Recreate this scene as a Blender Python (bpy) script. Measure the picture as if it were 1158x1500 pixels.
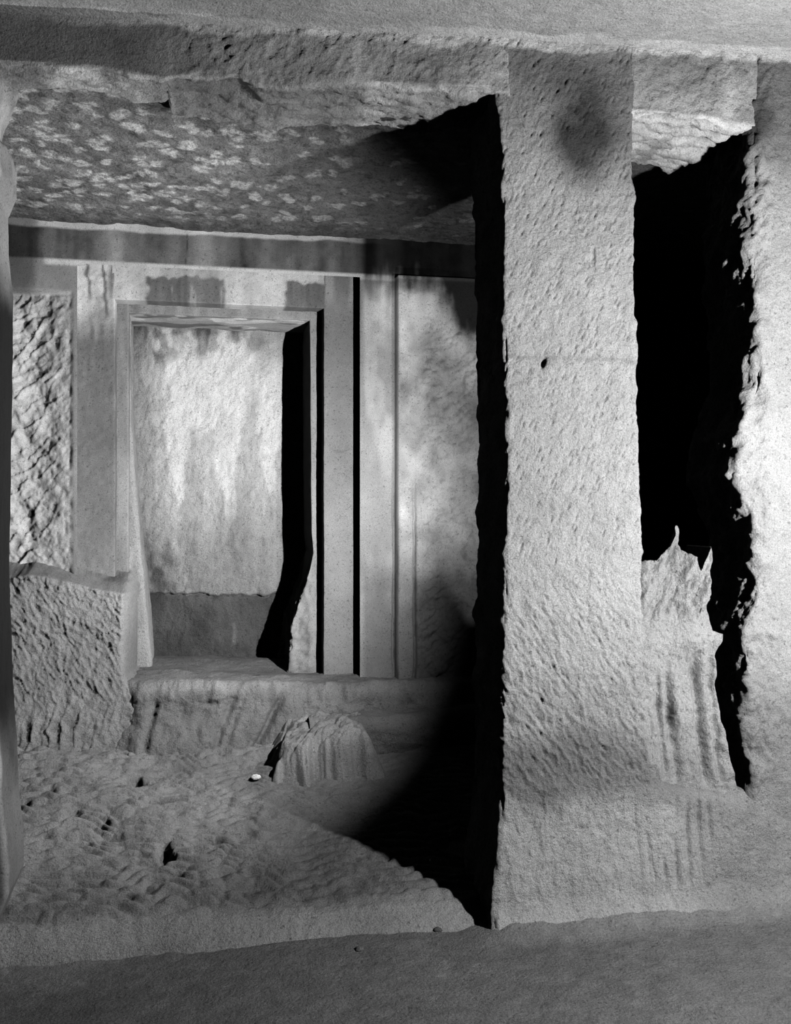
import bpy, math
import numpy as np

# ------------------------------------------------------------------ camera, world, lamps, exposure
for o in list(bpy.data.objects):
    bpy.data.objects.remove(o, do_unlink=True)
scene = bpy.context.scene
COL = scene.collection
F = 1400.0                       # focal length in pixels of the 1158 x 1500 frame
YAW = math.radians(11.3)
SY, CY = math.sin(YAW), math.cos(YAW)
ZC = 1.085                       # eye height over the hall floor
cam_d = bpy.data.cameras.new('camera')
cam_d.sensor_fit = 'HORIZONTAL'
cam_d.sensor_width = 36.0
cam_d.lens = 36.0 * F / 1158.0
cam_d.clip_start = 0.02
cam = bpy.data.objects.new('camera', cam_d)
COL.objects.link(cam)
cam.location = (0, 0, ZC)
cam.rotation_euler = (math.pi / 2, 0, -YAW)
scene.camera = cam

world = bpy.data.worlds.new('world')
scene.world = world
world.use_nodes = True
world.node_tree.nodes['Background'].inputs[0].default_value = (1, 1, 1, 1)
world.node_tree.nodes['Background'].inputs[1].default_value = 0.0025

def aim(o, target):
    from mathutils import Vector
    d = Vector(target) - o.location
    o.rotation_euler = d.to_track_quat('-Z', 'Y').to_euler()

# photographer's lamp standing right in front of the wall
la = bpy.data.lights.new('lamp_wall', 'POINT')
la.energy = 86
la.shadow_soft_size = 0.028
loa = bpy.data.objects.new('lamp_wall', la)
COL.objects.link(loa)
loa.location = (1.68, 1.32, ZC + 0.10)
# second lamp with a reflector, stood behind the pillar and pointed at the carved door
lc = bpy.data.lights.new('lamp_door', 'SPOT')
lc.energy = 128
lc.shadow_soft_size = 0.008
lc.spot_size = math.radians(151)
lc.spot_blend = 1.0
loc_ = bpy.data.objects.new('lamp_door', lc)
COL.objects.link(loc_)
loc_.location = (0.802, 2.73, ZC + 0.02)
aim(loc_, (-0.62, 3.66, ZC + 0.13))
scene.cycles.diffuse_bounces = 0      # the print is pure black wherever no lamp reaches

scene.view_settings.view_transform = 'Standard'
scene.view_settings.look = 'None'
scene.view_settings.gamma = 1.0
scene.view_settings.use_curve_mapping = False
scene.view_settings.exposure = 0.32

# ------------------------------------------------------------------ small numeric toolbox
def P(u, v, Y):
    """pixel of the photograph -> (x, z) on the vertical plane y = Y (z measured from eye height)"""
    a = (u - 579.0) / F
    t = Y / (CY - a * SY)
    return t * (SY + a * CY), t * (750.0 - v) / F

def PX(u, Y): return P(u, 0, Y)[0]
def PZ(v, Y, u=579): return P(u, v, Y)[1]

def hsh(ix, iy, seed=0):
    h = (ix.astype(np.int64) * 374761393 + iy.astype(np.int64) * 668265263 + seed * 2147483647) & 0xFFFFFFFF
    h = ((h ^ (h >> 13)) * 1274126177) & 0xFFFFFFFF
    h = (h ^ (h >> 16)) * 2246822519 & 0xFFFFFFFF
    h = h ^ (h >> 15)
    return h.astype(np.float64) / 4294967296.0

def vn(x, y, seed=0):
    ix = np.floor(x); iy = np.floor(y)
    fx = x - ix; fy = y - iy
    fx = fx * fx * (3 - 2 * fx); fy = fy * fy * (3 - 2 * fy)
    a = hsh(ix, iy, seed); b = hsh(ix + 1, iy, seed)
    c = hsh(ix, iy + 1, seed); d = hsh(ix + 1, iy + 1, seed)
    return (a * (1 - fx) + b * fx) * (1 - fy) + (c * (1 - fx) + d * fx) * fy

def fbm(x, y, seed=0, octv=4, gain=0.5):
    """0-centred, about -1..1"""
    s = 0; amp = 1.0; tot = 0
    for k in range(octv):
        s = s + amp * (vn(x * 2 ** k + 17.3 * k, y * 2 ** k - 9.1 * k, seed + k) * 2 - 1)
        tot += amp; amp *= gain
    return s / tot * 1.5

def worley(x, y, seed=0, jit=1.0):
    ix = np.floor(x); iy = np.floor(y)
    best = np.full(x.shape, 9.0); bx = np.zeros_like(x); by = np.zeros_like(x); bid = np.zeros_like(x)
    for dx in (-1, 0, 1):
        for dy in (-1, 0, 1):
            cx = ix + dx; cy = iy + dy
            px = cx + 0.5 + jit * (hsh(cx, cy, seed) - 0.5)
            py = cy + 0.5 + jit * (hsh(cx, cy, seed + 77) - 0.5)
            ddx = x - px; ddy = y - py
            d = ddx * ddx + ddy * ddy
            m = d < best
            best = np.where(m, d, best); bx = np.where(m, ddx, bx); by = np.where(m, ddy, by)
            bid = np.where(m, hsh(cx, cy, seed + 191), bid)
    return best, bx, by, bid          # squared distance, offset to the cell point, cell id

def sstep(e0, e1, x):
    t = np.clip((x - e0) / (e1 - e0), 0, 1)
    return t * t * (3 - 2 * t)

def scallop(s, w, ang, ln, wd, seed, tilt=0.5):
    """adze / pick marks: hollow cups ln x wd, long axis at ang degrees; about -0.5..0.5"""
    c, n = math.cos(math.radians(ang)), math.sin(math.radians(ang))
    wob = 0.45 * fbm(s / ln * 1.1, w / ln * 1.1, seed + 5, 3)
    p = (c * s + n * w) / ln + wob
    q = (-n * s + c * w) / wd + 0.5 * fbm(s / wd * .5, w / wd * .5, seed + 9, 2)
    f, dx, dy, cid = worley(p, q, seed)
    return np.clip(f, 0, 1) * 0.9 + 0.8 * tilt * dy * (0.4 + cid) + 0.30 * (cid - 0.5) - 0.2

def dashes(s, w, ang, ln, wd, seed, keep=0.4):
    """separate little pick holes, 0..1 deep"""
    c, n = math.cos(math.radians(ang)), math.sin(math.radians(ang))
    p = (c * s + n * w) / ln; q = (-n * s + c * w) / wd
    f, dx, dy, cid = worley(p, q, seed, 0.9)
    return np.where(cid < keep, np.exp(-(dx * dx * 9 + dy * dy * 14)), 0.0) * (0.4 + 0.6 * cid / keep)

def blob(x, z, cx, cz, rx, rz, soft=0.5):
    d = np.sqrt(((x - cx) / rx) ** 2 + ((z - cz) / rz) ** 2)
    return 1 - sstep(1 - soft, 1 + soft, d)

def lin(*parts):
    """joined linspaces: (a, b, step), (b, c, step) ..."""
    out = []
    for i, (a, b, st) in enumerate(parts):
        n = max(1, int(round((b - a) / st)))
        seg = np.linspace(a, b, n + 1)
        out.append(seg if i == len(parts) - 1 else seg[:-1])
    return np.concatenate(out)

# ------------------------------------------------------------------ materials
MATS = {}
def rock(name, grain=260, gamt=0.28, bump=0.5, pit=0.0, mid=0.12, rough=0.95, bdist=0.004, grit=0.5):
    if name in MATS: return MATS[name]
    m = bpy.data.materials.new(name); m.use_nodes = True
    nt = m.node_tree; N = nt.nodes; L = nt.links
    bs = N['Principled BSDF']
    bs.inputs['Roughness'].default_value = rough
    bs.inputs['Specular IOR Level'].default_value = 0.12
    tc = N.new('ShaderNodeTexCoord')
    at = N.new('ShaderNodeAttribute'); at.attribute_name = 'tone'
    n1 = N.new('ShaderNodeTexNoise'); n1.inputs['Scale'].default_value = grain
    n1.inputs['Detail'].default_value = 3; n1.inputs['Roughness'].default_value = 0.65
    n2 = N.new('ShaderNodeTexNoise'); n2.inputs['Scale'].default_value = 22
    n2.inputs['Detail'].default_value = 5; n2.inputs['Roughness'].default_value = 0.6
    L.new(tc.outputs['Object'], n1.inputs['Vector']); L.new(tc.outputs['Object'], n2.inputs['Vector'])
    def mr(src, a, b, lo=0.25, hi=0.75):
        r = N.new('ShaderNodeMapRange'); L.new(src, r.inputs[0])
        r.inputs[1].default_value = lo; r.inputs[2].default_value = hi
        r.inputs[3].default_value = a; r.inputs[4].default_value = b
        return r.outputs[0]
    def mul(a, b):
        x = N.new('ShaderNodeMath'); x.operation = 'MULTIPLY'; L.new(a, x.inputs[0]); L.new(b, x.inputs[1]); return x.outputs[0]
    t = mul(at.outputs['Fac'], mr(n1.outputs['Fac'], 1 - gamt, 1 + gamt))
    t = mul(t, mr(n2.outputs['Fac'], 1 - mid, 1 + mid))
    if pit > 0:
        v = N.new('ShaderNodeTexVoronoi'); v.inputs['Scale'].default_value = 95
        L.new(tc.outputs['Object'], v.inputs['Vector'])
        t = mul(t, mr(v.outputs['Distance'], 1 - pit, 1.0, 0.05, 0.32))
    n4 = N.new('ShaderNodeTexNoise'); n4.inputs['Scale'].default_value = 120
    n4.inputs['Detail'].default_value = 2
    L.new(tc.outputs['Object'], n4.inputs['Vector'])
    t = mul(t, mr(n4.outputs['Fac'], 0.55, 1.0, 0.28, 0.40))        # scattered dark grains
    cb = N.new('ShaderNodeCombineColor')
    for i in range(3): L.new(t, cb.inputs[i])
    L.new(cb.outputs[0], bs.inputs['Base Color'])
    n3 = N.new('ShaderNodeTexNoise'); n3.inputs['Scale'].default_value = 85
    n3.inputs['Detail'].default_value = 6; n3.inputs['Roughness'].default_value = 0.72
    L.new(tc.outputs['Object'], n3.inputs['Vector'])
    ad = N.new('ShaderNodeMath'); ad.operation = 'MULTIPLY_ADD'
    L.new(n3.outputs['Fac'], ad.inputs[0]); ad.inputs[1].default_value = 4 * grit
    L.new(n1.outputs['Fac'], ad.inputs[2])
    bp = N.new('ShaderNodeBump'); bp.inputs['Strength'].default_value = bump
    bp.inputs['Distance'].default_value = bdist
    L.new(ad.outputs[0], bp.inputs['Height']); L.new(bp.outputs['Normal'], bs.inputs['Normal'])
    MATS[name] = m
    return m

# ------------------------------------------------------------------ mesh helpers
def link(name, me, parent=None, label=None, cat=None, kind=None, group=None):
    o = bpy.data.objects.new(name, me); COL.objects.link(o)
    if parent: o.parent = parent
    if label: o['label'] = label
    if cat: o['category'] = cat
    if kind: o['kind'] = kind
    if group: o['group'] = group
    return o

def mesh_from(name, V, Q, tone, mat, smooth=True):
    V = np.ascontiguousarray(V, dtype=np.float32).reshape(-1, 3).copy()
    V[:, 2] += ZC
    Q = np.ascontiguousarray(Q, dtype=np.int32).reshape(-1, 4)
    me = bpy.data.meshes.new(name)
    me.vertices.add(len(V)); me.vertices.foreach_set('co', V.ravel())
    me.loops.add(Q.size); me.loops.foreach_set('vertex_index', Q.ravel())
    me.polygons.add(len(Q)); me.polygons.foreach_set('loop_start', np.arange(0, Q.size, 4, dtype=np.int32))
    me.polygons.foreach_set('use_smooth', np.full(len(Q), smooth))
    at = me.attributes.new('tone', 'FLOAT', 'POINT')
    tt = np.broadcast_to(np.asarray(tone, dtype=np.float32), (len(V),)).astype(np.float32)
    at.data.foreach_set('value', np.ascontiguousarray(np.clip(tt, 0.005, 0.95)))
    me.materials.append(mat)
    me.update(calc_edges=True); me.validate()
    return me

def grid_quads(nr, nc, wrap=False, flip=False, keep=None):
    i = np.arange(nr - 1)[:, None]
    j = np.arange(nc if wrap else nc - 1)[None, :]
    jn = (j + 1) % nc
    a = i * nc + j; b = i * nc + jn; c = (i + 1) * nc + jn; d = (i + 1) * nc + j
    q = np.stack([a, d, c, b] if flip else [a, b, c, d], -1)
    if keep is not None: q = q[keep]
    return q.reshape(-1, 4)

def sheet(name, A, B, fn, mat, flip=False, keep=None, **kw):
    """A: column coords, B: row coords; fn(a, b) -> x, y, z, tone"""
    a, b = np.meshgrid(A, B)
    x, y, z, t = fn(a, b)
    x, y, z, t = [np.broadcast_to(k, a.shape) for k in (x, y, z, t)]
    V = np.stack([x, y, z], -1)
    k = None
    if keep is not None:
        am = 0.5 * (a[:-1, :-1] + a[1:, 1:]); bm_ = 0.5 * (b[:-1, :-1] + b[1:, 1:])
        k = keep(am, bm_)
    return link(name, mesh_from(name, V, grid_quads(len(B), len(A), False, flip, k), t.ravel(), mat), **kw)

def block(name, W, plo, phi, qlo, qhi, r, steps, disp, tone, mat, axis='z', **kw):
    """rock block: rounded rectangle ring (p, q) swept along W.
    axis 'z': p = x, q = y (front face is q = qlo).  axis 'x': p = z, q = y.  steps = (front, side, back)"""
    W = np.asarray(W, float); n = len(W)
    g = lambda f: (np.full(n, float(f)) if np.isscalar(f) else np.asarray(f(W), float))[:, None]
    p0, p1, q0, q1 = g(plo), g(phi), g(qlo), g(qhi)
    mp = float(np.mean(p1 - p0)); mq = float(np.mean(q1 - q0))
    nf = max(2, int(mp / steps[0])); ns = max(2, int(mq / steps[1])); nb = max(2, int(mp / steps[2])); nk = 5
    cols = []
    def side(t, pa, pb, qa, qb, npv, nqv): cols.append((pa + (pb - pa) * t, qa + (qb - qa) * t, npv + 0 * pa, nqv + 0 * pa))
    def corner(cp, cq, a0):
        for k in range(1, nk):
            an = math.radians(a0 + 90 * k / nk); cols.append((cp + r * math.cos(an), cq + r * math.sin(an), math.cos(an) + 0 * cp, math.sin(an) + 0 * cp))
    for k in range(nf + 1): side(k / nf, p0 + r, p1 - r, q0, q0, 0, -1)
    corner(p1 - r, q0 + r, -90)
    for k in range(ns + 1): side(k / ns, p1, p1, q0 + r, q1 - r, 1, 0)
    corner(p1 - r, q1 - r, 0)
    for k in range(nb + 1): side(k / nb, p1 - r, p0 + r, q1, q1, 0, 1)
    corner(p0 + r, q1 - r, 90)
    for k in range(ns + 1): side(k / ns, p0, p0, q1 - r, q0 + r, -1, 0)
    corner(p0 + r, q0 + r, 180)
    p = np.concatenate([np.broadcast_to(c[0], (n, 1)) for c in cols], 1); q = np.concatenate([np.broadcast_to(c[1], (n, 1)) for c in cols], 1)
    np_ = np.concatenate([c[2] for c in cols], 1); nq = np.concatenate([c[3] for c in cols], 1)
    # unrolled coordinate: p on the front face, running on around the corners
    s = p + np.where(np_ > 0.5, (q - q0), 0) - np.where(np_ < -0.5, (q - q0), 0) + np.where(nq > 0.5, 3.3, 0)
    w = np.broadcast_to(W[:, None], p.shape)
    d = disp(s, w, p, q, np_, nq)
    p = p + np_ * d; q = q + nq * d
    if axis == 'z': x, y, z = p, q, w
    else: x, y, z = w, q, p
    t = tone(x, y, z, nq)
    V = np.stack([x, y, z], -1)
    me = mesh_from(name, V, grid_quads(n, p.shape[1], True, axis != 'z'), np.broadcast_to(t, p.shape).ravel(), mat)
    return link(name, me, **kw)

def box_part(name, x0, x1, y0, y1, z0, z1, st, tone, mat, parent=None, amp=0.0015, **kw):
    """finely cut slab with slightly worn arrises: front and both sides in one mesh"""
    Z = lin((z0, z1, st)) if (z1 - z0) >= (x1 - x0) else None
    d = lambda s, w, p, q, a, b: amp * fbm(s * 9, w * 9, 31, 4) + 0.5 * amp * fbm(s * 60, w * 60, 35, 2)
    if Z is not None:
        return block(name, Z, x0, x1, y0, y1, 0.004, (st, st, 0.05), d, tone, mat, 'z', parent=parent, **kw)
    return block(name, lin((x0, x1, st)), z0, z1, y0, y1, 0.004, (st, st, 0.05), d, tone, mat, 'x', parent=parent, **kw)

def itp(pairs, Y):
    """(v, u) picks of a vertical edge on plane Y -> x(z)"""
    pts = sorted((P(u, v, Y)[1], P(u, v, Y)[0]) for v, u in pairs)
    zs = np.array([a for a, b in pts]); xs = np.array([b for a, b in pts])
    return lambda z: np.interp(z, zs, xs)

def itpx(pairs, Y):
    """(u, v) picks of a horizontal edge on plane Y -> z(x)"""
    pts = sorted(P(u, v, Y) for u, v in pairs)
    xs = np.array([a for a, b in pts]); zs = np.array([b for a, b in pts])
    return lambda x: np.interp(x, xs, zs)

# ------------------------------------------------------------------ main dimensions (metres, z from eye height)
YF, YFB = 2.40, 2.67            # front wall: face and back
YW, Y1, Y2, YD, YR = 3.80, 3.885, 3.965, 4.262, 4.267   # back wall, outer fascia, inner fascia, end of reveal, chamber wall
ZFL = -ZC                       # hall floor
ZCEIL = 1.10                    # porch ceiling
XL, XR = -2.6, 3.3              # hall side walls
XPL, XPR = -1.25, 2.3           # porch side walls
def zhall(x): return 1.205 + 0.045 * np.clip(x, -2.6, 3.3)     # hall ceiling

def salt_top(x, z):
    return .62 * sstep(.026, .014, zhall(x) - z + .014 * fbm(x * 10, x * 0, 236, 4)) * (.45 + .55 * sstep(-.8, .1, fbm(x * 4, x * 0, 47, 3))) * sstep(-.55, .0, x)

STONE = rock('tuff_hewn', 260, 0.36, 0.7, grit=0.9)
FINE = rock('tuff_dressed', 330, 0.36, 0.35, mid=0.10, grit=0.3)
CEILM = rock('tuff_pitted', 210, 0.45, 0.8, pit=0.6, grit=1.1)
EARTH = rock('trodden_earth', 200, 0.34, 0.7, mid=0.15, bdist=0.005, grit=0.8)
DARK = rock('tuff_dark', 240, 0.3, 0.3)

# ------------------------------------------------------------------ hall: floor, ceiling, side walls
def f_floor(x, y):
    z = ZFL + 0.004 * fbm(x * 3, y * 3, 3) + 0.0035 * fbm(x * 14, y * 20, 8, 4) + 0.002 * scallop(x, y, 20, 0.05, 0.025, 12)
    z = z - 0.004 * dashes(x, y, 10, 0.035, 0.016, 14, 0.1)
    z = z + .03 * sstep(.62, .82, x) * sstep(2.22, 2.37, y + .03 * fbm(x * 6, y * 6, 15, 3)) ** 2
    t = 0.21 + 0.035 * fbm(x * 2.1, y * 3.2, 21, 4) + 0.02 * fbm(x * 30, y * 40, 22, 2)
    t = t + 0.10 * np.clip(fbm(x * 24, y * 30, 19, 2) - 0.75, 0, 1)
    t = t + .10 * sstep(.62, .82, x) * sstep(2.24, 2.36, y + .03 * fbm(x * 6, y * 6, 15, 3))
    return x, y, z, t
sheet('floor', lin((XL, -1.2, .1), (-1.2, 2.0, .008), (2.0, XR, .1)), lin((-3.0, 1.6, .12), (1.6, 2.62, .008)), f_floor, EARTH,
      label='level trodden earth floor in front of the rock-cut facade', cat='floor', kind='structure')

def f_ceil(x, y):
    d = YF + 0.005 - y
    z = zhall(x) + 0.003 * fbm(x * 6, y * 6, 41) + 0.002 * scallop(x, y, 0, 0.05, 0.03, 42) - 0.0
    edge = sstep(0.048, 0.034, d + 0.022 * fbm(x * 9, y * 0 + 3, 44, 4)) * (.75 + .25 * fbm(x * 60, y * 60, 48, 2))
    t = 0.66 + 0.06 * fbm(x * 4, y * 7, 45, 4) + .05 * fbm(x * 50, y * 70, 49, 2) + 0.03 * fbm(x * 30, y * 60, 46, 2)
    t = t + 0.50 * edge * (.45 + .55 * sstep(-.8, .1, fbm(x * 4, y * 0, 47, 3))) * sstep(-.55, .0, x)
    t = t * (1 - 0.25 * sstep(0.1, -0.5, x))
    return x, y, z, t
sheet('ceiling', lin((XL, -1.2, .1), (-1.2, 2.1, .008), (2.1, XR, .1)), lin((-3.0, 1.9, .15), (1.9, 2.5, .006)), f_ceil, STONE, flip=True,
      label='flat hewn rock ceiling with a pale salt line along the facade', cat='ceiling', kind='structure')
def f_side(X, sd):
    def f(y, z):
        return X + 0.02 * fbm(y * 3, z * 3, sd) + 0.006 * scallop(y, z, 50, .08, .04, sd), y, z, 0.42 + 0.06 * fbm(y * 2, z * 2, sd + 1)
    return f
sheet('wall_left', lin((-3.0, 2.6, .03)), lin((ZFL - .02, 1.5, .03)), f_side(XL, 60), STONE,
      label='rough hewn side wall of the hall, left of the facade', cat='wall', kind='structure')
sheet('wall_right', lin((-3.0, 2.6, .03)), lin((ZFL - .02, 1.5, .03)), f_side(XR, 66), STONE,
      label='rough hewn side wall of the hall, right of the facade', cat='wall', kind='structure')

# ------------------------------------------------------------------ facade: pillar, jambs, lintel
def flare(z): return YF - 0.03 * sstep(-0.80, -1.05, z) - 0.05 * np.clip((-1.0 - z) / .09, 0, 1) ** 2
zz = lambda v: PZ(v, YF, 830)

def d_face(s, w, p, q, np_, nq):
    """pick-dressed face; marks lean differently over the height"""
    up = sstep(zz(430), zz(300), w); lo = sstep(zz(800), zz(900), w); bt = sstep(zz(1120), zz(1190), w)
    A = scallop(s, w, 62, .034, .011, 101); B = scallop(s, w, 35, .036, .011, 111)
    C = scallop(s, w, -58, .042, .014, 121); D = scallop(s, w, 88, .10, .022, 131)
    mix = A * up + (1 - up) * (B * (1 - lo) + lo * (C * (1 - bt) + D * bt))
    amp = 0.0022 + 0.0006 * up + 0.0058 * lo * (1 - bt) + 0.0015 * bt
    amp = amp * (0.55 + 0.45 * sstep(-0.4, 0.5, fbm(s * 5, w * 4, 140, 3)))
    d = amp * mix
    d = d - 0.006 * dashes(s, w, 64, .030, .010, 151, 0.20) * (1 - lo) - 0.007 * dashes(s, w, -60, .036, .011, 152, .25) * lo * (1 - bt)
    d = d + 0.005 * fbm(s * 5, w * 5, 160, 3) + 0.0022 * fbm(s * 45, w * 45, 165, 3)
    edge = np.clip(np.abs(np_) * np.abs(nq) * 2, 0, 1)
    d = d - 0.007 * edge * sstep(-0.1, 0.7, fbm(s * 2 + 8, w * 16, 170, 3))
    d = d + 0.008 * (np.abs(np_) > 0.6) * fbm(q * 14, w * 14, 172, 3)
    return d

px_l = itp([(0, 728), (140, 726), (250, 735), (450, 736), (650, 741), (800, 739), (1000, 735), (1200, 733), (1290, 722), (1400, 706)], YF)
px_r = itp([(0, 926), (180, 928), (400, 931), (600, 935), (830, 941), (950, 944), (1090, 950), (1160, 956), (1400, 962)], YF)
def t_pillar(x, y, z, nq):
    t = 0.56 + 0.05 * fbm(x * 6, z * 5, 201, 4)
    t = t - 0.20 * sstep(zz(300), zz(110), z + .05 * fbm(x * 7, z * 7, 202, 3))
    cx, cz = P(856, 190, YF)
    n = 0.3 * fbm(x * 14, z * 14, 203, 4)
    s = blob(x, z, cx, cz, .088, .135, .6) * (1 + n) + .25 * blob(x, z, cx, cz + .06, .10, .12, .6) * n
    t = t * (1 - 0.80 * np.clip(s, 0, 1))
    cx, cz = P(840, 110, YF)
    t = t * (1 - 0.35 * blob(x, z, cx, cz, .17, .06, .8))
    cx, cz = P(930, 230, YF)
    t = t * (1 - 0.30 * blob(x, z, cx, cz, .05, .14, .8))
    # damp band above the base
    t = t * (1 - 0.45 * sstep(zz(1050), zz(1110), z + .05 * fbm(x * 5, z * 3, 207, 3)) * sstep(zz(1200), zz(1150), z + .03 * fbm(x * 8, z * 4, 208, 3)))
    t = t * (1 - 0.20 * sstep(zz(960), zz(1040), z))
    t = t * (1 + 0.12 * sstep(zz(1160), zz(1210), z))
    t = t + salt_top(x, z) * (nq < -.3)
    # faint seam across the shaft
    t = t * (1 - 0.22 * np.exp(-((z - PZ(527, YF, 830) - .006 * fbm(x * 12, x * 0, 209, 3)) / .006) ** 2))
    return t
def d_pillar(s, w, p, q, np_, nq):
    d = d_face(s, w, p, q, np_, nq)
    fr = nq < -0.5
    hx, hz = P(797, 531, YF)
    d = d - 0.022 * fr * np.exp(-((s - hx - .3 * (w - hz)) / .005) ** 2 - ((w - hz) / .011) ** 2)
    hx, hz = P(868, 378, YF)
    d = d - 0.006 * fr * np.exp(-((s - hx) / .006) ** 4 - ((w - hz) / .028) ** 4)
    return d
block('rock_pillar', lin((ZFL - .02, 1.30, .0035)), px_l, px_r, flare, YFB, .012, (.0032, .006, .02), d_pillar, t_pillar, STONE,
      label='broad pick-dressed square rock pillar between wide opening and narrow slot, sooty near its top', cat='pillar')

jr = itp([(0, 1104), (180, 1102), (300, 1103), (350, 1098), (450, 1106), (560, 1108), (590, 1098), (640, 1076), (700, 1070), (740, 1092), (790, 1106), (880, 1104), (945, 1086), (985, 1096), (1040, 1090), (1110, 1093), (1170, 1096), (1180, 1098), (1400, 1098)], YF)
def d_jamb(s, w, p, q, np_, nq):
    d = d_face(s, w, p, q, np_, nq) * 0.75
    kn = sstep(PX(1150, YF), PX(1105, YF), s) * sstep(-.82, -.70, w)
    d = d + kn * (0.016 * fbm(s * 22, w * 15, 181, 3) + 0.010 * scallop(s, w, 65, .05, .02, 183))
    return d
def t_jamb(x, y, z, nq):
    t = 0.50 + 0.05 * fbm(x * 6, z * 5, 211, 4)
    t = t * (1 - 0.45 * sstep(zz(270), zz(170), z + .04 * fbm(x * 7, z * 7, 213, 3)))
    cx, cz = P(1105, 170, YF)
    t = t * (1 - 0.6 * np.clip(blob(x, z, cx, cz, .06, .06, .7) * (1 + .6 * fbm(x * 18, z * 18, 214, 3)), 0, 1))
    t = t * (1 - 0.34 * sstep(zz(940), zz(1090), z + .03 * fbm(x * 6, z * 4, 216, 3)))
    t = t + salt_top(x, z) * (nq < -.3)
    return t
block('wall_front_right', lin((ZFL - .02, 1.34, .0045)), jr, 2.1, flare, YFB, .02, (.0055, .006, .05), d_jamb, t_jamb, STONE,
      label='pale rough facade wall right of the narrow slot', cat='wall', kind='structure')
block('wall_front_outer', lin((ZFL - .02, 1.40, .03)), 2.08, XR + .1, lambda z: flare(z) + .004, YFB, .02, (.02, .05, .05),
      d_jamb, t_jamb, STONE, label='pale rough facade wall running on to the right end of the hall', cat='wall', kind='structure')

# left jamb: only the rim of its inner side shows
YJ = 2.62
jl = itp([(0, 12), (95, 14), (150, 22), (190, 6), (215, 4), (245, 24), (290, 26), (320, 12), (380, 14), (440, 20), (600, 19), (800, 14), (1000, 20), (1150, 28), (1230, 36), (1265, 36), (1320, 12), (1360, -6), (1500, -20)], YJ)
def d_left(s, w, p, q, np_, nq):
    kn = sstep(zz(330), zz(250), w)
    return 0.004 * fbm(s * 9, w * 5, 191, 4) + kn * (0.012 * fbm(s * 14, w * 12, 193, 3)) + 0.0015 * scallop(s, w, 80, .06, .03, 194)
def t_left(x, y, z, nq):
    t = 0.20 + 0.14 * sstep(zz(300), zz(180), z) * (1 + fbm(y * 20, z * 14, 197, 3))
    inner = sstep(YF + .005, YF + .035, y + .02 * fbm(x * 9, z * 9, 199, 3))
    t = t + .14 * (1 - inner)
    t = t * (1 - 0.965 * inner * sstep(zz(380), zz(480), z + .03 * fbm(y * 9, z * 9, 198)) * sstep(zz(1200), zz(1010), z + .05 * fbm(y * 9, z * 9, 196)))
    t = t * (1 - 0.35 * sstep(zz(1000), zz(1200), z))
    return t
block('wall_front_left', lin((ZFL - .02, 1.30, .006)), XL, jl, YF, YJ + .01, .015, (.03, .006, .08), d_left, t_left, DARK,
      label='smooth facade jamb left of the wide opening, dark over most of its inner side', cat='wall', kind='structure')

# lintel over both openings
lb = itpx([(-400, 92), (0, 92), (60, 95), (150, 101), (236, 116), (252, 110), (300, 109), (352, 112), (385, 124), (420, 127), (480, 121), (560, 123), (640, 128), (722, 136),
           (930, 166), (975, 168), (1030, 174), (1075, 186), (1158, 190), (1500, 200)], YF)
lby = lambda x: np.where(x < PX(246, YF), 2.545, np.where(x > 1.1, 2.73, 2.68)) + .006 * np.sin(x * 23)
def d_lint(s, w, p, q, np_, nq):
    rough = sstep(PX(150, YF), PX(330, YF), w)
    d = rough * (0.0045 * scallop(w, s, 62, .026, .013, 221) + 0.006 * fbm(w * 9, s * 9, 223, 4) + .003 * fbm(w * 40, s * 40, 222, 3)) + 0.003 * fbm(w * 5, s * 5, 224)
    und = np_ < -0.4
    d = d + und * (0.010 * fbm(w * 12, q * 25, 226, 4) + 0.006 * scallop(w, q, 10, .05, .02, 227))
    d = d - 0.010 * np.clip(np.abs(np_) * np.abs(nq) * 2, 0, 1) * sstep(0, .7, fbm(w * 9, q * 9, 228, 3))
    slot = sstep(PX(925, YF), PX(935, YF), w) * sstep(PX(1100, YF), PX(1085, YF), w)
    d = d + slot * und * (0.014 * fbm(w * 9, q * 40, 229, 3) + .015 * sstep(2.5, 2.7, q))
    return d
def t_lint(x, y, z, nq):
    t = 0.51 + 0.12 * fbm(x * 7, z * 9, 231, 4)
    t = t * (1 - 0.30 * sstep(PX(260, YF), PX(180, YF), x))
    t = t * (1 - 0.30 * sstep(.1, .6, fbm(x * 5 + 3, z * 8, 233, 3)))
    zb = lb(x)
    t = t + 0.45 * sstep(.016, .004, np.abs(z - zb + .002) + .008 * fbm(x * 14, z * 14, 234, 3)) * sstep(-.7, .2, fbm(x * 4, z * 0, 235, 3))
    d = zhall(x) - z
    t = t + salt_top(x, z)
    # sooty soffit by the break
    cx = PX(300, YF)
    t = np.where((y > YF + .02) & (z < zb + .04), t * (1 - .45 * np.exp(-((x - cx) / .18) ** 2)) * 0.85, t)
    for u, w_ in ((522, 10), (1068, 9)):
        t = t + 0.16 * np.exp(-((x - PX(u, YF)) / (w_ * .0018)) ** 2) * (nq < -.5)
    return t
block('trim_1', lin((XL, -.9, .03), (-.9, 1.75, .005), (1.75, XR, .05)), lb, lambda x: zhall(x) + .06, lambda x: YF + .005 - .014 * sstep(.62, .74, x) * sstep(.79, .78, x) + .03 * sstep(.785, .80, x) * sstep(1.13, 1.115, x) + .03 * sstep(1.50, 1.52, x), lby, .012, (.0045, .006, .05),
      d_lint, t_lint, STONE, 'x', label='long rough lintel beam spanning both openings under the hall ceiling', cat='lintel', kind='structure')

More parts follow.
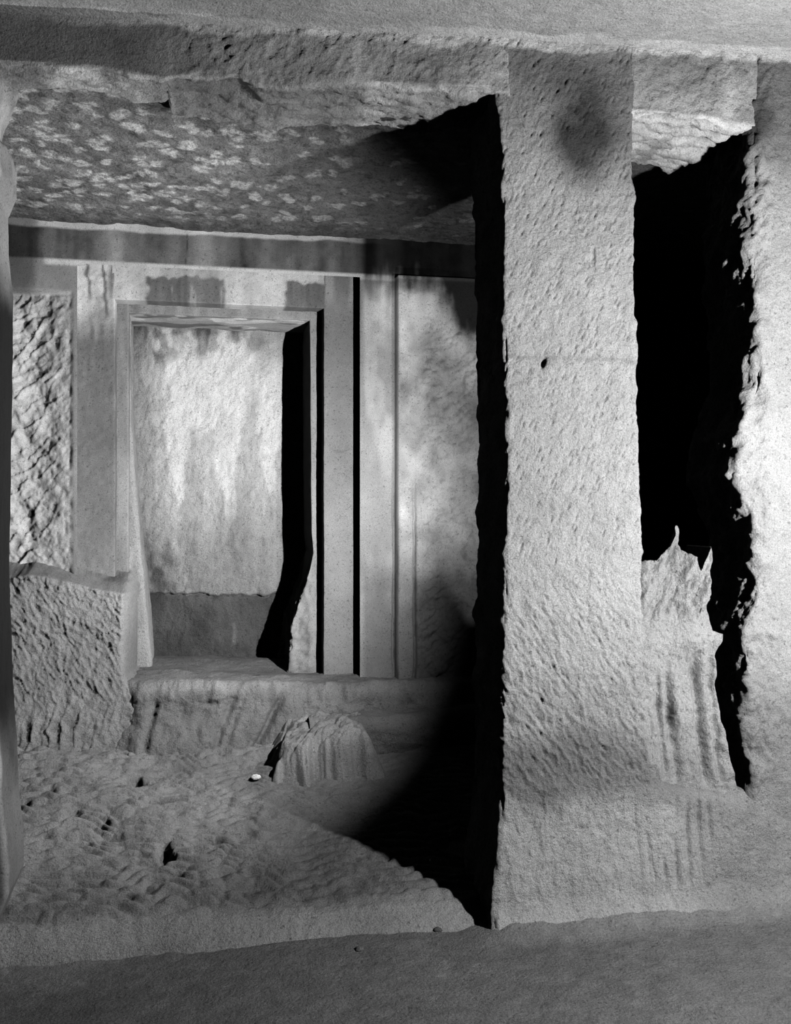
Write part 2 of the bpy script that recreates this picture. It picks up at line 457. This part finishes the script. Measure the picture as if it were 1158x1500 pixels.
# rock left standing under the narrow slot
def d_base(s, w, p, q, np_, nq):
    c = 0.5 + 0.5 * np.cos((w - 0.05 * p) * 2 * math.pi / .034 + 2.5 * fbm(w * 9, p * 5, 241, 2))
    zc = np.clip(p, ZFL, -.70)
    face = (YF - flare(zc)) + d_face(w, zc, w, q, 0 * np_, nq)
    grv = -0.010 * (c ** 3) * sstep(-.5, .4, fbm(w * 14, p * 7, 242, 3)) * sstep(-1.04, -.96, p) * sstep(-.76, -.80, p) * sstep(1.10, 1.18, w) * sstep(1.42, 1.34, w)
    return (nq < -.3) * (face + grv) + 0.003 * fbm(w * 9, p * 9, 243, 4)
block('slot_sill', lin((1.06, 1.60, .004)), ZFL - .02, lambda x: np.interp(x, [1.15, 1.30, 1.42, 1.49], [-.715, -.755, -.775, -.770]),
      lambda x: YF - .003 + .03 * sstep(1.15, 1.07, x), YFB + .02, .04, (.004, .008, .03), d_base,
      lambda x, y, z, nq: t_pillar(x, y, np.minimum(z, -.70), nq) * sstep(1.42, 1.20, x) + t_jamb(x, y, np.minimum(z, -.70), nq) * sstep(1.20, 1.42, x), STONE, 'x',
      label='low grooved rock sill under the narrow slot', cat='sill')

# ragged rock stump blocking the lower half of the slot
YS = 2.47
s_top = itpx([(930, 822), (942, 822), (960, 820), (972, 812), (981, 800), (987, 786), (990, 769), (993, 768), (996, 790), (999, 808), (1010, 812), (1018, 814), (1020, 834), (1026, 832), (1033, 818), (1041, 806), (1049, 786), (1053, 780), (1056, 800)], YS + .03)
s_right = itp([(790, 1052), (860, 1041), (915, 1043), (938, 1057), (955, 1046), (1050, 1050), (1110, 1058), (1150, 1066), (1200, 1072)], YS)
nx_, nz_ = 140, 230
def f_stump(a, b):
    # a 0..1 across the front, 1..1.6 wraps round the right side; b 0..1 up the front, 1..1.4 wraps over the top
    xa = np.clip(a, 0, 1); zb = np.clip(b, 0, 1)
    x0 = PX(930, YS)
    z_guess = -.80 + zb * (-.10 + .80)
    xr = s_right(z_guess)
    x = x0 + (xr - x0) * xa
    zt = s_top(x) + .006 * fbm(x * 60, x * 0, 250, 3)
    z = -.80 + zb * (zt + .80)
    y = YS + 0.03 * sstep(-.45, -.10, z) - 0.05 * sstep(-.45, -.78, z)
    # deep upright gouges low down
    for u, dep, wd in ((962, .016, 6), (978, .027, 7), (1020, .040, 8), (1040, .020, 6)):
        gx = PX(u, YS) + .018 * (z + .5) * -1
        g = sstep(-.30 - (u % 7) * .012, -.50 - (u % 5) * .02, z + .02 * fbm(x * 30, z * 12, u, 2)) * (.8 + .4 * fbm(z * 9, z * 0 + u, 260, 3))
        y = y + g * dep * np.exp(-((x - gx - .003 * fbm(z * 20, z * 0, 3)) / (wd * .0018)) ** 2) * sstep(-.78, -.68, z)
    up = sstep(-.33, -.25, z)
    y = y + up * (.034 * fbm((x - .5 * z) * 16, z * 7, 251, 4) + .020 * scallop(x, z, 62, .09, .03, 253))
    y = y + .008 * fbm(x * 22, z * 22, 255, 4) + .003 * scallop(x, z, 80, .04, .016, 256)
    y = y - .02 * np.exp(-((z - PZ(938, YS, 1050)) / .02) ** 2) * xa ** 4
    z = z - .22 * np.clip(b - 1, 0, 1) / .4 * (b > 1)
    wrap = np.maximum(np.clip(a - 1, 0, 1) / .6, np.clip(b - 1, 0, 1) / .4)
    y = y + wrap * .15 + .01 * wrap * fbm(a * 9, b * 14, 257)
    x = x + .006 * np.clip(a - 1, 0, 1) + .004 * xa ** 6 * fbm(z * 18, z * 0 + 2, 258)
    t = .50 + .06 * fbm(x * 12, z * 9, 259) - .10 * sstep(-.5, -.7, z)
    return x, y, z, t
sheet('rock_stump', np.concatenate([np.linspace(0, 1, nx_), np.linspace(1.05, 1.6, 12)]), np.concatenate([np.linspace(0, 1, nz_), np.linspace(1.05, 1.4, 8)]),
      f_stump, STONE, label='ragged broken rock stump with upright gouges blocking the narrow slot', cat='rock')

# ------------------------------------------------------------------ porch behind the facade
def f_pceil(x, y):
    zt = ZCEIL + .006 * fbm(x * 4, y * 4, 301) + .0035 * scallop(x, y, 5, .05, .03, 302) + .004 * fbm(x * 22, y * 22, 303, 3)
    n = fbm(x * 7, y * 5, 305, 3)
    f, dx, dy, cid = worley(x / .060 + .35 * fbm(x * 18, y * 18, 306, 3), y / .074 + .35 * fbm(x * 18 + 9, y * 18, 307, 3), 308)
    left = sstep(PX(620, 3.0), PX(150, 3.0), x)
    bl = sstep(.20, .04, f + .13 * fbm(x * 50, y * 50, 309, 3)) * (cid < .25 + .6 * left)
    bl = bl * (.8 + .4 * fbm(x * 90, y * 90, 311, 2))
    t = .17 + .05 * n + .07 * left + (.24 + .22 * left) * bl * sstep(3.78, 3.55, y)
    t = t + .06 * fbm(x * 26, y * 18, 312, 3) * (.4 + left)
    t = t * (1 - .40 * sstep(.3, .75, fbm(x * 75, y * 60, 313, 2)))
    # soot near the break under the lintel
    t = t * (1 - .5 * sstep(2.78, 2.66, y + .06 * fbm(x * 7, y * 7, 310)) * np.exp(-((x - PX(330, 2.7)) / .25) ** 2))
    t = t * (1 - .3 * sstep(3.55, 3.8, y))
    return x, y, zt, t
sheet('ceiling_porch', lin((XPL, -.75, .03), (-.75, 1.3, .006), (1.3, XPR, .03)), lin((2.5, 3.86, .006)), f_pceil, CEILM, flip=True,
      label='low porch ceiling mottled with pale salt patches behind the lintel', cat='ceiling', kind='structure')

def zfl(y): return np.interp(y, [2.30, 2.395, 2.43, 2.475, 2.53, 3.0, 3.5, 3.75, 4.0], [ZFL - .08, ZFL - .01, -1.062, -1.033, -1.026, -.955, -.885, -.862, -.86])
pits = [(194, 1166, .042, .05, .08), (232, 1184, .04, .022, .05), (241, 1238, .022, .06, .035), (178, 1140, .02, .02, .025), (105, 1205, .03, .03, .02), (300, 1225, .05, .03, .012), (165, 1225, .04, .03, .012)]
def f_pfloor(x, y):
    z = zfl(y + .012 * fbm(x * 5, x * 0, 320, 3) * (y < 2.5)) + .010 * fbm(x * 3, y * 3, 321, 3)
    k = sstep(2.47, 2.54, y)
    # rows of rounded adze bites meeting in creases
    ph = (y + .10 * x) / .044 + 1.0 * fbm(x * 8, y * 6, 322, 3)
    h1 = np.abs(np.sin(math.pi * ph)) ** .8
    row = np.floor(ph)
    h2 = np.abs(np.sin(math.pi * (x / .085 + 2.7 * row + .6 * fbm(x * 9, y * 9, 323, 2)))) ** .5
    amp_ = np.clip(.75 + .6 * fbm(x * 3, y * 3, 324, 2), .15, 1.3)
    z = z + k * (amp_ * .019 * h1 * (.45 + .55 * h2) + .010 * fbm(x * 7, y * 9, 325, 3) + .004 * fbm(x * 24, y * 24, 326, 3)) + .0015 * fbm(x * 40, y * 40, 327, 2)
    z = z + (1 - k) * .002 * scallop(x, y, 30, .04, .02, 328)
    z = z + .05 * sstep(PX(250, 3.2), PX(90, 3.2), x) * sstep(2.7, 3.4, y) * .5
    t = .22 + .04 * fbm(x * 5, y * 5, 329, 4) + .17 * (1 - k)
    for u, v, rx, ry, dep in pits:
        zz0 = -.95; tt = -zz0 * F / (v - 750.); a = (u - 579.) / F
        cx, cy = tt * (SY + a * CY), tt * (CY - a * SY)
        b = blob(x + .012 * fbm(x * 40, y * 40, 330, 2), y, cx, cy, rx, ry, .35)
        z = z - dep * b
    return x, y, z, t
sheet('floor_porch', lin((XPL, -.85, .03), (-.85, 1.15, .005), (1.15, XPR, .03)), lin((2.34, 3.80, .005)), f_pfloor, STONE,
      label='rippled adze-cut rock floor of the porch with a rounded threshold edge', cat='floor', kind='structure')

# back wall with the stepped door surround cut into it
X1L, X1R, ZT1 = PX(113, YW), PX(527, YW), .945       # outer rim of the surround
X2L, X2R, ZT2 = PX(168, Y1), PX(474, Y1), .5 * (PZ(441, Y1, 168) + PZ(449, Y1, 474))
X3L, X3R, ZT3 = PX(188, Y2), PX(453, Y2), .5 * (PZ(460, Y2, 188) + PZ(468, Y2, 453))
ZSILL = -.655
XW2 = PX(578, YW)
def f_back(x, z):
    y = YW + .002 * fbm(x * 8, z * 8, 341)
    # right of the smooth strip the face stands a little proud and roughens
    pr = sstep(XW2, XW2 + .004, x)
    rgh = sstep(XW2 + .07, XW2 + .13, x + .03 * fbm(x * 4, z * 6, 342)) * sstep(PZ(440, YW), PZ(500, YW), z)
    y = y - .048 * pr * (z < .95) + rgh * (.014 * fbm(x * 13, z * 13, 343, 5) + .009 * scallop(x, z, 40, .05, .025, 344) + .004 * fbm(x * 45, z * 45, 345, 2))
    # worn cracks low on the right
    cr = sstep(PZ(620, YW), PZ(860, YW), z)
    for u, dep in ((577, .03), (604, .035)):
        cxx = PX(u, YW) + .004 * fbm(z * 9, z * 0 + u, 346, 4)
        y = y + .5 * cr * dep * np.exp(-((x - cxx) / .006) ** 2) + .012 * np.exp(-((x - cxx) / .004) ** 2) * sstep(.1, -.2, z) * (u > 600)
    # broken face left of the surround
    lf = sstep(X1L - .01, X1L - .03, x) * sstep(PZ(424, YW, 85), PZ(430, YW, 85), z)
    far = sstep(PX(112, YW), PX(30, YW), x)
    y = y + lf * (.05 * far + .006 - (.026 * fbm(x * 9 + z * 3, z * 8, 347, 5) + .008 * scallop(x, z, 38, .07, .030, 348, .8)) * (.12 + .7 * far)) + lf * .005 * fbm(x * 34, z * 34, 350, 4)
    t = .265 + .05 * fbm(x * 6, z * 5, 351, 4)
    sv = fbm(x * 16, z * 1.6, 352, 4)       # runs of damp
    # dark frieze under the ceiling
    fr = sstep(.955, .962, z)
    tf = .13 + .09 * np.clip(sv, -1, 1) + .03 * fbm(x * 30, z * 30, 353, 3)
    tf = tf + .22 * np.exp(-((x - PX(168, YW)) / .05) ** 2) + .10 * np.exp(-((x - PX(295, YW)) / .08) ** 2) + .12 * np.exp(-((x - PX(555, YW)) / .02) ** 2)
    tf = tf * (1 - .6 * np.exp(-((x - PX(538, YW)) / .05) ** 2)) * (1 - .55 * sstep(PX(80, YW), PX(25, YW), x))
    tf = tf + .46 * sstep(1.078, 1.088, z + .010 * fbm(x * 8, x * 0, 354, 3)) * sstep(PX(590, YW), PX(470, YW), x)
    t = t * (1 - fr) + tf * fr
    t = t + .36 * sstep(.930, .943, z) * (1 - fr) * sstep(PX(60, YW), PX(70, YW), x)
    # soot over the right part, salt below it
    r = sstep(X1R, X1R + .03, x)
    zs = PZ(415, YW) - .20 * sstep(PX(620, YW), PX(690, YW), x) * (1 + .4 * fbm(x * 8, x * 0, 361)) + .03 * sv + .07 * fbm(x * 10, z * 10, 362, 4)
    soot = r * sstep(zs - .09, zs + .09, z + .04 * fbm(x * 40, z * 5, 364, 3))
    t = t * (1 - .90 * soot)
    salt = r * sstep(zs + .02, zs - .06, z) * sstep(zs - .34, zs - .12, z + .05 * sv)
    t = t + .30 * salt * sstep(-.5, .3, fbm(x * 9, z * 5, 363, 3))
    blot = r * sstep(XW2, XW2 + .02, x) * sstep(-.2, -.1, z) * (1 - soot)
    t = t + .17 * blot * fbm(x * 12, z * 10, 365, 4) + .10 * blot
    mid = r * sstep(XW2, XW2 - .01, x) * (1 - soot)
    t = t + mid * .14 * sstep(.0, .5, fbm(x * 9, z * 3.5, 367, 3)) * sstep(-.45, 0.0, z)
    t = t + lf * .30
    t = t * (1 - .6 * np.exp(-((x - PX(273, YW) - .004 * fbm(z * 30, z * 0, 371)) / .0022) ** 2) * fr)
    t = t * (1 - .35 * r * sstep(-.2, -.32, z + .03 * sv))
    t = t * (1 - .40 * sstep(XW2 + .05, XW2 + .10, x) * sstep(PZ(825, YW), PZ(860, YW), z + .02 * fbm(x * 12, z * 12, 372, 3)))  # shadow cast by the slot's stump, painted darker into the low right wall
    t = t * (1 - .6 * sstep(PX(58, YW), PX(40, YW), x + .02 * sv) * sstep(PZ(470, YW, 40), PZ(400, YW, 40), z + .05 * sv))
    return x, y, z, t
bx = lin((XPL, -.80, .03), (-.80, X1L, .004), (X1L, X1R, .006), (X1R, 1.15, .004), (1.15, XPR, .03))
bz = lin((-.95, ZT1, .0045), (ZT1, 1.14, .0045))
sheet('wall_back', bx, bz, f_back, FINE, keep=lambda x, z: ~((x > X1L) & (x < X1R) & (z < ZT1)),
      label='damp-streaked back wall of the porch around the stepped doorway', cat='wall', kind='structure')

door = link('door_1', None, label='stepped rock-cut doorway with two recessed plain fasciae in the porch back wall', cat='doorway', kind='structure')
def t_fascia(kind):
    def f(x, y, z, nq):
        t = .205 + .03 * fbm(x * 9, z * 7, 401, 4)
        sv = fbm(x * 22, z * 2.2, 403, 4)
        fine = fbm(x * 70, z * 9, 404, 3)
        xw = x + .010 * fbm(x * 25, z * 25, 402, 3); zw = z + .012 * fbm(x * 30, z * 20, 406, 3)
        if kind == 'top':
            t = t + .42 * (.75 + .45 * fbm(xw * 9 + 1, zw * 3, 405, 3)) + .08 * sv + .05 * fine
            for ua, ub in ((216, 328), (418, 505)):
                m = sstep(PX(ua, Y1) - .008, PX(ua, Y1) + .008, xw) * sstep(PX(ub, Y1) + .008, PX(ub, Y1) - .008, xw) * sstep(.936, .926, zw)
                m = m * (1 - .6 * sstep(.55, .8, fbm(x * 45, z * 4, 408, 2)) * sstep(.91, .88, zw))
                t = t * (1 - m) + m * (.17 + .04 * sv + .03 * fine)
            t = t * (1 - .55 * np.exp(-((x - PX(284, Y1) - .006 * fbm(z * 40, z * 0, 410)) / .002) ** 2) * (z < .90))
        elif kind == 'left':
            t = t + .58 * sstep(.62, .88, zw + .10 * sv) * sstep(-.7, .1, fbm(x * 20, z * 3, 407, 2))
            for u, va, vb, ddx in ((128, 395, 440, .25), (152, 392, 470, -.12)):
                cx = PX(u, Y1) + ddx * (.93 - z) * (.3 if u < 140 else -.6) + .005 * fbm(z * 40, z * 0 + u, 414, 2)
                w_ = .007 * (.6 + .6 * fbm(z * 30, z * 0 + u, 413, 2)) + .003
                t = t * (1 - .78 * np.exp(-((x - cx) / w_) ** 2) * sstep(PZ(vb, Y1, u) - .02, PZ(vb, Y1, u) + .04, z))
            t = t + .10 * sstep(.1, -.4, z)
        else:
            t = t + .05 * sstep(.2, -.2, z) + .12 * sstep(.80, .90, z) * sstep(-.1, .3, sv)
            cx, cz = P(498, 662, Y1)
            t = t * (1 - .3 * np.exp(-((z - cz - .3 * (x - cx) ** 2 * 30) / .004) ** 2) * sstep(.05, .03, np.abs(x - cx)))
        return t
    return f
yb = YD + .02
box_part('outer_fascia', X1L - .06, X2L, Y1, yb, -.75, ZT1 + .05, .006, t_fascia('left'), FINE, door, .0025)
box_part('outer_fascia', X2R, X1R + .06, Y1, yb, -.75, ZT1 + .05, .006, t_fascia('right'), FINE, door)
box_part('outer_fascia', X2L - .01, X2R + .01, Y1, yb, ZT2, ZT1 + .05, .006, t_fascia('top'), FINE, door)
t_in = lambda x, y, z, nq: .30 + .05 * fbm(x * 12, z * 4, 411, 3) + .05 * fbm(x * 40, z * 6, 412, 2)
box_part('inner_fascia', X2L - .05, X3L, Y2, yb, -.75, ZT2 + .03, .006, t_in, FINE, door)
box_part('inner_fascia', X2L - .02, X2R + .02, Y2, Y2 + .03, ZT3, ZT2 + .03, .006, t_in, FINE, door)
# right jamb of the doorway: broken and bulging towards its foot
j_in = itp([(400, 453), (780, 456), (810, 459), (850, 449), (870, 440), (900, 432), (940, 424), (985, 419), (1050, 418)], Y2)
def d_broke(s, w, p, q, np_, nq):
    lo = sstep(PZ(800, Y2), PZ(870, Y2), w) * sstep(X3R + .03, X3R, p)
    return .0015 * fbm(s * 9, w * 9, 415) + lo * (.020 * fbm(s * 18, w * 11, 416, 4) + .008 * scallop(s, w, 70, .05, .02, 417))
block('inner_fascia', lin((-.75, ZT2 + .03, .005)), j_in, X2R + .05, Y2, yb, .004, (.005, .006, .05), d_broke, t_in, FINE, 'z', parent=door)
# soffit slab and left reveal behind the inner fascia
def t_soff(x, y, z, nq):
    a = fbm(x * 6 + 2, y * 9, 421, 3)
    return .50 + .35 * sstep(.0, .12, a) - .28 * sstep(.15, .25, fbm(x * 7 + 5, y * 12, 423, 3))
def d_soff(s, w, p, q, np_, nq): return .004 * fbm(w * 8, q * 8, 425, 4)
block('soffit', lin((X3L - .05, X3R + .05, .006)), ZT3 - .001, ZT2 + .1, Y2 + .008, YD, .01, (.006, .006, .05), d_soff, t_soff, FINE, 'x', parent=door)
l_in = itp([(400, 192), (480, 196), (620, 198), (740, 206), (850, 217), (950, 226), (1050, 228)], YD)
def d_rev(s, w, p, q, np_, nq): return .005 * fbm(s * 14, w * 8, 427, 4)
block('reveal', lin((-.75, ZT3 + .05, .006)), X2L - .05, l_in, Y2 + .06, YD, .02, (.02, .006, .05), d_rev, lambda x, y, z, nq: .45 + .05 * fbm(y * 9, z * 5, 428), STONE, 'z', parent=door)
# door sill, worn, dipping to the right
def f_sill(x, y):
    z = ZSILL + .02 * sstep(.25, -.1, x) * 1.0 - .012 * sstep(.1, .42, x) + .006 * fbm(x * 9, y * 9, 431, 4) + .003 * scallop(x, y, 20, .05, .03, 432)
    z = z - .05 * sstep(3.88, 3.80, y) + .02 * sstep(4.0, 4.15, y) - .07 * sstep(YD - .05, YD + .0, y)
    return x, y, z, .22 + .05 * fbm(x * 8, y * 8, 433)
sheet('sill', lin((-.42, .62, .006)), lin((3.78, YR + .04, .006)), f_sill, STONE, parent=door)

# ------------------------------------------------------------------ back of the blind doorway
def f_cw(x, z):
    y = YR + .03 * sstep(.75, .2, z) - .03 * sstep(.72, .80, z) + .012 * fbm(x * 4, z * 4, 441, 4) + .006 * fbm(x * 22, z * 14, 442, 4) + .004 * scallop(x, z, 75, .06, .03, 440)
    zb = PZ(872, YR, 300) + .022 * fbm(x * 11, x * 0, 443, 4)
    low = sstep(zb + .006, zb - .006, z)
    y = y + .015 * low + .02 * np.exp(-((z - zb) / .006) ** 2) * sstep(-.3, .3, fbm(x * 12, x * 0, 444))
    sv = fbm(x * 13, z * 1.5, 445, 4)
    fine = fbm(x * 55, z * 6, 451, 3)
    t = .60 + .12 * np.clip(sv, -1, 1) + .06 * fine + .05 * fbm(x * 30, z * 30, 446, 3)
    # bright run of salt in the middle, tapering down in tongues
    for u, v0, v1, w_ in ((262, 560, 760, 22), (335, 520, 775, 30), (400, 560, 740, 22), (300, 520, 640, 60)):
        cx = PX(u, YR); zt, zl = PZ(v0, YR, u), PZ(v1, YR, u)
        k = np.clip((z - zl) / (zt - zl), 0, 1.2)
        t = t + .30 * sstep(1.25, .55, np.abs(x - cx + .02 * fbm(z * 6, z * 0, 447) + .012 * fbm(x * 30, z * 12, 452, 3)) / (w_ * .0033 * (.12 + k))) * sstep(-.05, .2, k) * sstep(zt + .25, zt, z)
    m_ = sstep(.05, .55, fbm(x * 15 + 3, z * 3.5, 456, 3)) * sstep(PZ(545, YR, 300), PZ(485, YR, 300), z + .05 * fbm(x * 12, z * 0, 457, 2))
    t = t * (1 - .72 * m_ * sstep(PX(420, YR), PX(330, YR), x))
    # dark mould under the soffit
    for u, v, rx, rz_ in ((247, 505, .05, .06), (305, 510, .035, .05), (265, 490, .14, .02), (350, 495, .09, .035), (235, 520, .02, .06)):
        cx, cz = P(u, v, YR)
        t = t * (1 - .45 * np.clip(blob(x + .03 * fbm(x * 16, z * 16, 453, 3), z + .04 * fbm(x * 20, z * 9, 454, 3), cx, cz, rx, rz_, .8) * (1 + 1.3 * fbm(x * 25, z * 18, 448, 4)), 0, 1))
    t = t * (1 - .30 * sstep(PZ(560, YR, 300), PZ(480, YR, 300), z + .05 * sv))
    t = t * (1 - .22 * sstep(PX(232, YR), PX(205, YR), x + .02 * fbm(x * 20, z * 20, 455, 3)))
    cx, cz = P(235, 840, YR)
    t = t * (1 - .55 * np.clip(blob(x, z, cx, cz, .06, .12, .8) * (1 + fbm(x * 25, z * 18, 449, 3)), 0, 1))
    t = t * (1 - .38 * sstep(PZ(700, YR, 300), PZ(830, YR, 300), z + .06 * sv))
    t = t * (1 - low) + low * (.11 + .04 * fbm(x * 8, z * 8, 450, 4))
    cx, cz = P(343, 930, YR)
    t = t + .12 * low * np.exp(-((x - cx) / .008) ** 2) * sstep(.06, .03, np.abs(z - cz))
    return x, y, z, t
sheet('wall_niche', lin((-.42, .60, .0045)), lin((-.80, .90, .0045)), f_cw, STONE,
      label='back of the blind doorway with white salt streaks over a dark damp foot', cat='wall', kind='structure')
# ------------------------------------------------------------------ rock masses left standing in the porch
# rough bulge at the foot of the back wall, left of the doorway
YB = 3.66
b_top = itpx([(-80, 842), (20, 845), (40, 842), (70, 846), (110, 856), (150, 866), (190, 872), (210, 874)], YB)
b_right = itp([(830, 192), (900, 190), (990, 190), (1005, 200), (1040, 222), (1100, 235), (1200, 240)], YB)
def f_bulge(x, z):
    zt = b_top(x)
    y = YB - .08 * sstep(-.45, -.95, z) + .012 * fbm(x * 6, z * 6, 501, 3)
    lo = sstep(PZ(1010, YB, 100), PZ(1050, YB, 100), z)
    rough = scallop(x, z, -60, .036, .013, 503, .8) * (1 - lo) + lo * scallop(x, z, 75, .12, .028, 504, .8)
    y = y - .0075 * rough - .004 * fbm(x * 40, z * 40, 505, 2)
    over = np.clip((z - zt) / .075, 0, 1)
    y = y + .34 * over ** .8 + .01 * sstep(0, .3, over) * fbm(x * 16, z * 30, 506, 3)
    xr = b_right(z)
    rt = np.clip((x - (xr - .035)) / .05, 0, 1)
    y = y + .33 * rt ** 2.2
    t = .30 + .05 * fbm(x * 6, z * 6, 507, 4) + .08 * sstep(.15, .6, over) + .10 * sstep(PX(130, YB), PX(190, YB), x) * sstep(PZ(960, YB, 160), PZ(880, YB, 160), z)
    t = t * (1 - .18 * sstep(PZ(900, YB, 100), PZ(1000, YB, 100), z))
    cx, cz = P(165, 852, YB)
    t = t * (1 - .5 * np.clip(blob(x, z, cx, cz, .05, .018, .8) * (1 + fbm(x * 30, z * 50, 508, 2)), 0, 1))
    return x, y, z, t
sheet('rock_bulge', lin((-1.25, -.85, .02), (-.85, -.16, .004)), lin((-.95, -.165, .004)), f_bulge, STONE,
      keep=lambda x, z: x < b_right(z) + .011,
      label='rough pecked rock bulge at the wall foot left of the doorway', cat='rock', kind='structure')

# ledge in front of the doorway
def d_ledge(s, w, p, q, np_, nq):
    fr = nq < -.2
    d = .012 * fbm(w * 6, s * 8, 521, 4) + .004 * scallop(w, s, 20, .05, .025, 522)
    d = d + fr * (.005 * scallop(w, p, 78, .09, .03, 523, .8) + .010 * fbm(w * 22, p * 16, 524, 4))
    d = d + fr * .07 * sstep(-.70, -.92, p)
    for u, dep, sl in ((222, .022, .25), (332, .024, .40), (345, .014, .40), (400, .035, .60)):
        gx = PX(u, 3.62)
        d = d - fr * dep * np.exp(-((w - gx - sl * (p + .76)) / .016) ** 2) * sstep(-.66, -.72, p)
    return d
block('rock_ledge', lin((-.36, XPR, .006)), -.97, lambda x: np.interp(x, [-.36, -.1, .1, .42, .8, 2], [-.628, -.625, -.638, -.662, -.668, -.672]),
      lambda x: 3.61 + .02 * np.sin(x * 5) + .03 * sstep(.5, .9, x) + .05 * sstep(-.2, -.33, x), 3.90, .055, (.006, .006, .05), d_ledge,
      lambda x, y, z, nq: .19 + .05 * fbm(x * 7, y * 7 + z * 7, 525, 4) + .05 * sstep(-.67, -.65, z), STONE, 'x',
      label='low rough rock ledge running under the doorway', cat='ledge', kind='structure')
def d_step(s, w, p, q, np_, nq): return .014 * fbm(w * 6, s * 9, 531, 4) + .004 * scallop(w, s, 30, .05, .03, 532)
block('rock_step', lin((PX(455, 3.45), XPR - .3, .007)), -1.0, lambda x: np.interp(x, [.2, .35, .6, 1.0], [-.80, -.765, -.755, -.76]),
      lambda x: np.interp(x, [.2, .4, .7, 1.2], [3.56, 3.47, 3.46, 3.5]), 3.72, .05, (.007, .008, .05), d_step,
      lambda x, y, z, nq: .19 + .05 * fbm(x * 7, y * 7 + z * 7, 533, 4), STONE, 'x',
      label='lower worn rock step in front of the ledge, right of the doorway', cat='step', kind='structure')

# block-like mound standing on the porch floor
def f_mound(x, y):
    xa, xb = PX(380, 3.28), PX(576, 3.28)
    xm = (x - xa) / (xb - xa)
    fx = fbm(x * 30, x * 0 + 4, 541, 3)
    g = np.abs(fbm(x * 16 + .3 * y, y * 2, 542, 3))
    zf = zfl(y)
    yf = 3.205 + .10 * (xm - .5) ** 2 * 1.5 + .012 * fx + .035 * g + .03 * fbm(x * 7, y * 0, 543, 2)
    f = sstep(yf - .02, yf + .10, y) ** .8
    le = xa + .05 * fbm(y * 9, y * 0, 544, 3) * .5
    f = f * sstep(le, le + .06 + .06 * sstep(3.3, 3.5, y), x) * sstep(xb + .01, xb - .09, x + .02 * fbm(y * 12, y * 0 + 7, 545))
    H = .112 + .030 * sstep(0, .8, xm) + .022 * fbm(x * 8, y * 8, 546, 4) - .02 * sstep(3.3, 3.55, y)
    z = zf - .035 + (H + .035) * f + .006 * fbm(x * 30, y * 30, 547, 4) * f
    z = z - .03 * f * sstep(.5, .9, f) * np.clip(scallop(x, y, 60, .08, .04, 548, .6) + .1, 0, 1)
    return x, y, z, .27 + .05 * fbm(x * 9, z * 9 + y * 9, 549, 4)
sheet('rock_mound', lin((PX(350, 3.28), PX(590, 3.28), .0035)), lin((3.14, 3.58, .0035)), f_mound, STONE,
      label='rounded block-like rock mound with gouged front on the porch floor', cat='rock')

# porch end walls
sheet('wall_porch_left', lin((2.5, 3.9, .03)), lin((-1.1, 1.15, .03)), f_side(XPL, 601), STONE,
      label='hidden end wall of the porch behind the dark jamb', cat='wall', kind='structure')
sheet('wall_porch_right', lin((2.5, 3.9, .03)), lin((-1.1, 1.15, .03)), f_side(XPR, 607), STONE,
      label='unlit end wall of the porch beyond the narrow slot', cat='wall', kind='structure')

# ------------------------------------------------------------------ loose pebbles
def pebble(x, y, z, r, seed, tone, label):
    A = np.linspace(0, 2 * math.pi, 14, endpoint=False); B = np.linspace(-math.pi / 2, math.pi / 2, 9)
    a, b = np.meshgrid(A, B)
    k = 1 + .25 * fbm(np.cos(a) * np.cos(b) * 1.5 + seed, np.sin(a) * np.cos(b) * 1.5 + np.sin(b), seed, 2)
    V = np.stack([x + r * k * np.cos(b) * np.cos(a) * 1.2, y + r * k * np.cos(b) * np.sin(a), z + .7 * r * k * np.sin(b)], -1)
    link('pebble', mesh_from('pebble', V, grid_quads(9, 14, True), tone, STONE), label=label, cat='pebble', group='loose pebbles on the ground')
def on_floor(u, v, z0):
    t = -z0 * F / (v - 750.); a = (u - 579.) / F
    return t * (SY + a * CY), t * (CY - a * SY)
x, y = on_floor(374, 1150, -.93); pebble(x, y, zfl(y) + .012, .014, 3, .85, 'pale rounded pebble beside the rock mound')
x, y = on_floor(641, 1347, -1.055); pebble(x, y, zfl(y) + .004, .010, 5, .12, 'small dark pebble on the threshold edge near the pillar')
x, y = on_floor(524, 1388, ZFL); pebble(x, y - .02, ZFL + .005, .009, 7, .2, 'small grey pebble on the earth floor against the threshold')
